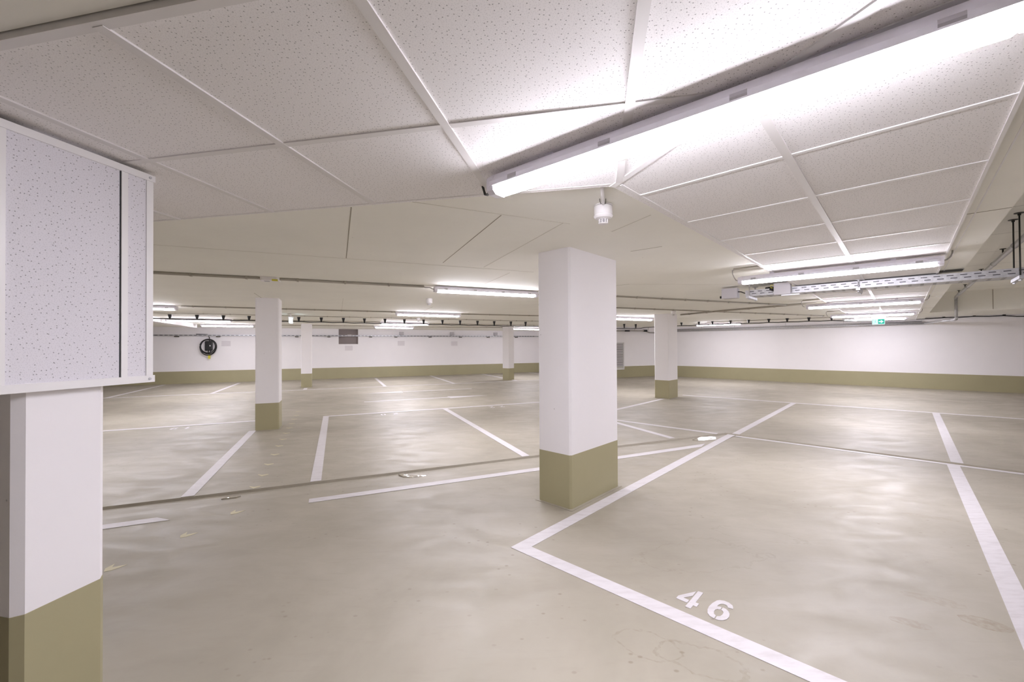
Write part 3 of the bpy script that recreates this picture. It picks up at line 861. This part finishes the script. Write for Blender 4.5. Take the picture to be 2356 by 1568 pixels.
for dv, r_ in ((.06, .02), (.11, .018), (.17, .022)):
    mb = MB(); mb.tube([(*B(-1.28, TV0 + dv), TZ0 + .03), (*B(-1.1, TV0 + dv), TZ1 - .03), (*B(3.2, TV0 + dv), TZ1 - .022)], r_ , 8)
    tag(mb.build('tray_cable', m_dark, None, smooth=True), 'black cable lying in the right cable tray', 'cable', 'black cables in the right tray')
def support(u, ztop, label, mat):
    e = empty('tray_hanger', (*B(u, 7.1), TZ0 - .02), label, 'tray hanger', 'threaded rod hangers of the tray')
    for v in (TV0 - .02, TV1 + .02):
        x, y = B(u, v)
        zt = ztop(x, y) if callable(ztop) else ztop
        mb = MB(); mb.tube([(x, y, TZ0 - .04), (x, y, zt)], .007, 8); mb.build('rod', mat, e, smooth=True)
        mb = MB(); mb.lathe((x, y), [(.04, zt), (.04, zt - .006), (.014, zt - .010), (.012, zt - .028)], 14); mb.build('ceiling_plate', mat, e)
        mb = MB(); mb.lathe((x, y), [(.014, TZ0 - .052), (.014, TZ0 - .038)], 6); mb.build('nut', m_galv, e)
    mb = MB(); mb.rect(B, u - .02, u + .02, TV0 - .12, TV1 + .06, TZ0 - .036, TZ0 - .002); mb.build('crossbar', m_galv, e)
support(-1.66, slab, 'thin rod hanger at the left end of the cable tray', m_cable)
support(-.41, lambda x, y: slab(x, y, OFF), 'short rod hanger in the middle of the cable tray', m_galv)
support(.915, 2.875, 'tall dark rod hanger at the right end of the cable tray', m_rod)
def jbox(u0, u1, v0, v1, z0, z1, label):
    e = empty('junction_box', (*B((u0 + u1) / 2, v0), z0), label, 'junction box', 'grey junction boxes at the tray')
    mb = MB(); mb.rect(B, u0, u1, v0 + .02, v1, z0, z1); mb.build('housing', m_box, e, bevel=.006)
    mb = MB(); mb.rect(B, u0 - .003, u1 + .003, v0, v0 + .022, z0 - .003, z1 + .003); mb.build('lid', m_box, e, bevel=.008)
    return e
j1 = jbox(-2.045, -1.83, 6.93, 7.08, 2.195, 2.345, 'grey junction box at the left end of the cable tray')
mb = MB(); mb.tube([(*B(-2.05, 7.0), 2.225), (*B(-2.085, 7.0), 2.222)], .02, 10); mb.build('cable_gland', m_dark, j1)
mb = MB(); mb.tube([(*B(-1.83, 7.0), 2.29), (*B(-1.79, 7.0), 2.285), (*B(-1.72, 7.02), 2.25), (*B(-1.6, 7.05), 2.225)], .008, 8); mb.build('cable', m_rod, j1, smooth=True)
j2 = jbox(-1.325, -1.13, 6.82, 6.94, 2.185, 2.345, 'grey junction box mounted in front of the cable tray')
mb = MB(); mb.rect(B, -1.24, -1.03, 6.84, 6.90, 2.165, 2.182); mb.build('mounting_rail', m_galv, j2)
for dz, r_ in ((0, .014), (.022, .014), (.04, .014)):
    mb = MB(); mb.tube([(*B(-1.325, 6.90), 2.25 + dz), (*B(-1.36, 6.93), 2.262 + dz), (*B(-1.41, 6.97), 2.285 + dz * .6), (*B(-1.455, 7.0), 2.29 + dz * .5), (*B(-1.47, 7.05), 2.26)], r_, 8)
    mb.build('cable', m_dark, j2, smooth=True)
mb = MB(); mb.tube(arc((*B(-1.36, 6.9), 2.315), .022, 0, 5.2, 12, (UB[0], UB[1], 0), (0, 0, 1)), .004, 6); mb.build('wire_loop', m_yel, j2, smooth=True)

# ------------------------------------------------------------------ pipe in the high bay, down the bulkhead and along the right wall
e = empty('metal_pipe', (*B(1.05, 12), 2.7), 'galvanised pipe coming along the high bay and down to the right wall', 'pipe')
def round_tube(pts, r, nm, mat=m_galv, parent=None):
    mb = MB(); mb.tube(pts, r, 12); return mb.build(nm, mat, parent, smooth=True)
round_tube([(*B(1.04, 2.0), 2.72), (*B(1.045, 16.20), 2.72)], .032, 'straight_pipe', m_galv, e)
round_tube([(*B(1.045, 16.18), 2.72), (*B(1.045, 16.29), 2.71), (*B(1.045, 16.34), 2.66)], .036, 'elbow', m_galv, e)
round_tube([(*B(1.045, 16.34), 2.67), (*B(1.045, 16.34), 2.17)], .032, 'drop_pipe', m_galv, e)
round_tube([(*B(1.045, 16.34), 2.18), (*B(1.04, 16.36), 2.125), (*B(.98, 16.6), 2.11)], .037, 'elbow', m_galv, e)
round_tube([(*B(1.0, 16.55), 2.112), (*B(.62, 18.7), 2.13), (*B(.50, 18.92), 2.13)], .032, 'slanted_pipe', m_galv, e)
round_tube([(*B(.52, 18.92), 2.13), (*B(-3, 18.92), 2.10), (*B(-7.9, 18.92), 2.08)], .034, 'wall_pipe', m_galv, e)
round_tube([(*B(.45, 19.0), 2.19), (*B(-3, 19.0), 2.165), (*B(-7.9, 19.0), 2.15)], .022, 'thin_pipe', m_galv, e)
for v in (4.5, 6.4, 8.2, 9.9, 13.5, 15.3):
    round_tube([(*B(1.041, v - .03), 2.72), (*B(1.041, v + .03), 2.72)], .037, 'coupling', m_galv, e)
for u in (-6.4, -5.1, -3.3, -1.55, .05, .44):
    x, y = B(u, 18.92)
    mb = MB(); mb.tube([(x, y, 2.11), (x, y, slab(x, y))], .005, 6); mb.build('rod', m_galv, e)
for i, v in enumerate((9.43, 11.76, 14.6, 16.1)):
    x, y = B(1.085, v)
    mb = MB(); mb.lathe((x, y), [(.034, 2.875), (.034, 2.868), (.010, 2.862), (.010, 2.80)], 12)
    tag(mb.build('ceiling_anchor', m_rod), '%s short dark anchor beside the pipe in the high bay, counted from the near one' % words[i], 'anchor', 'dark anchors in the high bay')

# ------------------------------------------------------------------ tray, boxes and plates on the back wall
e = empty('wall_tray', (*Cc(0, 20.6), 1.93), 'long thin perforated cable tray along the back wall', 'cable tray')
mb = MB(); mb.rect(Cc, -8.5, 10.2, 20.60, 20.605, 1.925, 1.985); mb.rect(Cc, -8.5, 10.2, 20.60, 20.70, 1.925, 1.93); mb.build('trough', m_galv, e)
mb = MB(); u = -7.6
while u < 10: mb.rect(Cc, u, u + .10, 20.596, 20.60, 1.948, 1.966); u += .16
o = mb.build('slots', m_slot, e); o['kind'] = 'stuff'; o['label'] = 'row of dark slots in the side of the tray'
u = -5.9
for u in (-5.95, -4.55, -1.65, -.35, 1.45, 2.6, 4.25, 5.8, 7.3, 8.9):
    mb = MB(); mb.rect(Cc, u - .06, u + .06, 20.58, VW, 1.885, 1.925); mb.build('bracket', m_gap, e)
mb = MB(); mb.rect(Cc, .43, .60, 20.56, 20.60, 1.92, 2.01); mb.build('joint_box', m_box, e)
for u, lab in ((2.87, 'left'), (5.37, 'middle'), (7.72, 'right, half hidden by a thin column')):
    b = empty('wall_box', (*Cc(u, VW), 2.0), 'small grey box above the wall tray, %s' % (lab if ',' in lab else lab + ' one of three'), 'junction box', 'grey boxes on the back wall')
    mb = MB(); mb.rect(Cc, u - .10, u + .10, VW - .10, VW, 1.995, 2.155); mb.build('housing', m_box, b, bevel=.01)
    mb = MB(); mb.rect(Cc, u - .09, u - .03, VW - .13, VW - .05, 1.975, 1.998); mb.build('cable_gland', m_dark, b)
for u, z, lab in ((-6.9, 1.60, 'left of the charging cable'), (-4.29, 1.62, 'right of the charging cable'), (.50, 1.39, 'below the wall opening'), (2.86, 1.60, 'below the left grey wall box'), (5.50, 1.58, 'below the middle grey wall box')):
    mb = MB(); mb.rect(Cc, u - .16, u + .16, VW - .012, VW, z - .11, z + .11)
    tag(mb.build('wall_plate', m_plate, bevel=.004), 'faint white plate on the back wall, %s' % lab, 'wall plate', 'blank plates on the back wall')

# charging station with coiled cable
e = empty('charging_station', (*Cc(-4.87, VW), 1.5), 'black wall charger with coiled black cable on the back wall', 'charging station')
mb = MB(); mb.rect(Cc, -5.0, -4.745, VW - .16, VW, 1.33, 1.72); mb.build('housing', m_dark, e, bevel=.03)
mb = MB(); mb.rect(Cc, -4.83, -4.80, VW - .166, VW - .158, 1.50, 1.56); mb.build('display', m_plast, e)
U3, Z3 = (UC[0], UC[1], 0), (0, 0, 1)
for k, (rx, rz, cz, dv) in enumerate(((.285, .30, 1.50, .17), (.275, .33, 1.47, .19), (.25, .27, 1.51, .21), (.262, .30, 1.49, .15))):
    pts = []
    for i in range(33):
        a = 2 * math.pi * i / 32
        x, y = Cc(-4.872 + rx * math.cos(a), VW - dv); pts.append((x, y, cz + rz * math.sin(a)))
    mb = MB(); mb.tube(pts, .018, 8); mb.build('cable_coil', m_dark, e, smooth=True)
mb = MB(); mb.tube([(*Cc(-4.86, VW - .05), 1.72), (*Cc(-4.86, VW - .05), 1.87), (*Cc(-4.92, VW - .1), 1.99), (*Cc(-5.3, VW - .1), 2.0)], .016, 8); mb.build('supply_cable', m_dark, e, smooth=True)
mb = MB(); mb.tube([(*Cc(-4.88, VW - .12), 1.34), (*Cc(-4.88, VW - .16), 1.25), (*Cc(-4.84, VW - .2), 1.20), (*Cc(-4.80, VW - .2), 1.26), (*Cc(-4.79, VW - .15), 1.34)], .016, 8); mb.build('plug_lead', m_dark, e, smooth=True)
mb = MB(); mb.rect(Cc, -4.875, -4.80, VW - .20, VW - .16, 1.00, 1.15); mb.build('tag', m_yel, e)['label'] = 'yellow tag hanging from the coil'

# ventilation grille on the middle wall
g = empty('wall_grille', (*Cc(11.6, 15.52), .35), 'white louvred grille right behind the middle column', 'grille')
mb = MB()
gu0, gu1, gz0, gz1 = 11.15, 11.97, .36, 1.58
mb.rect(Cc, gu0, gu0 + .04, 15.46, 15.52, gz0, gz1); mb.rect(Cc, gu1 - .04, gu1, 15.46, 15.52, gz0, gz1)
mb.rect(Cc, gu0, gu1, 15.46, 15.52, gz0, gz0 + .05); mb.rect(Cc, gu0, gu1, 15.46, 15.52, gz1 - .04, gz1)
mb.build('frame', m_grill, g)
mb = MB(); mb.rect(Cc, gu0, gu1, 15.51, 15.518, gz0, gz1); mb.build('backing', m_slot, g)
for k in range(23):
    z = gz0 + .06 + k * .049
    mb = MB(); vplate_pts = [(gu0 + .03, z), (gu1 - .03, z), (gu1 - .03, z + .028), (gu0 + .03, z + .028)]
    a = [(*Cc(u, 15.47), zz) for u, zz in vplate_pts]; b = [(*Cc(u, 15.475), zz) for u, zz in vplate_pts]
    mb.prism(a, b); mb.build('slat', m_grill, g)
# hanging dark line with coupling in front of the middle wall
mb = MB(); mb.tube([(*Cc(10.95, 15.40), 2.09), (*Cc(11.7, 15.40), 2.10), (*Cc(12.4, 15.40), 2.115), (*Cc(13.1, 15.40), 2.11), (*Cc(13.35, 15.38), 2.03), (*Cc(13.9, 15.3), 2.02)], .03, 8)
o = tag(mb.build('wall_conduit', m_cable, None, smooth=True), 'dark conduit near the ceiling above the louvred grille', 'conduit')
mb = MB(); mb.rect(Cc, 11.95, 12.2, 15.35, 15.45, 2.07, 2.14); mb.build('coupling', m_dark, o)
mb = MB(); mb.rect(Cc, 13.02, 13.2, 15.35, 15.45, 2.07, 2.16); mb.build('coupling', m_dark, o)
for u in (11.2, 12.5, 13.3):
    x, y = Cc(u, 15.40)
    mb = MB(); mb.tube([(x, y, 2.1), (x, y, slab(x, y))], .008, 6); mb.build('rod', m_cable, o)

# white box duct at far left
mb = MB(); mb.rect(Cc, -4.95, -4.66, 12.6, 18.25, lambda x, y: slab(x, y, .13), lambda x, y: slab(x, y, 0))
tag(mb.build('box_duct', m_wall), 'white box duct under the slab at the far left, above the wall charger', 'duct')
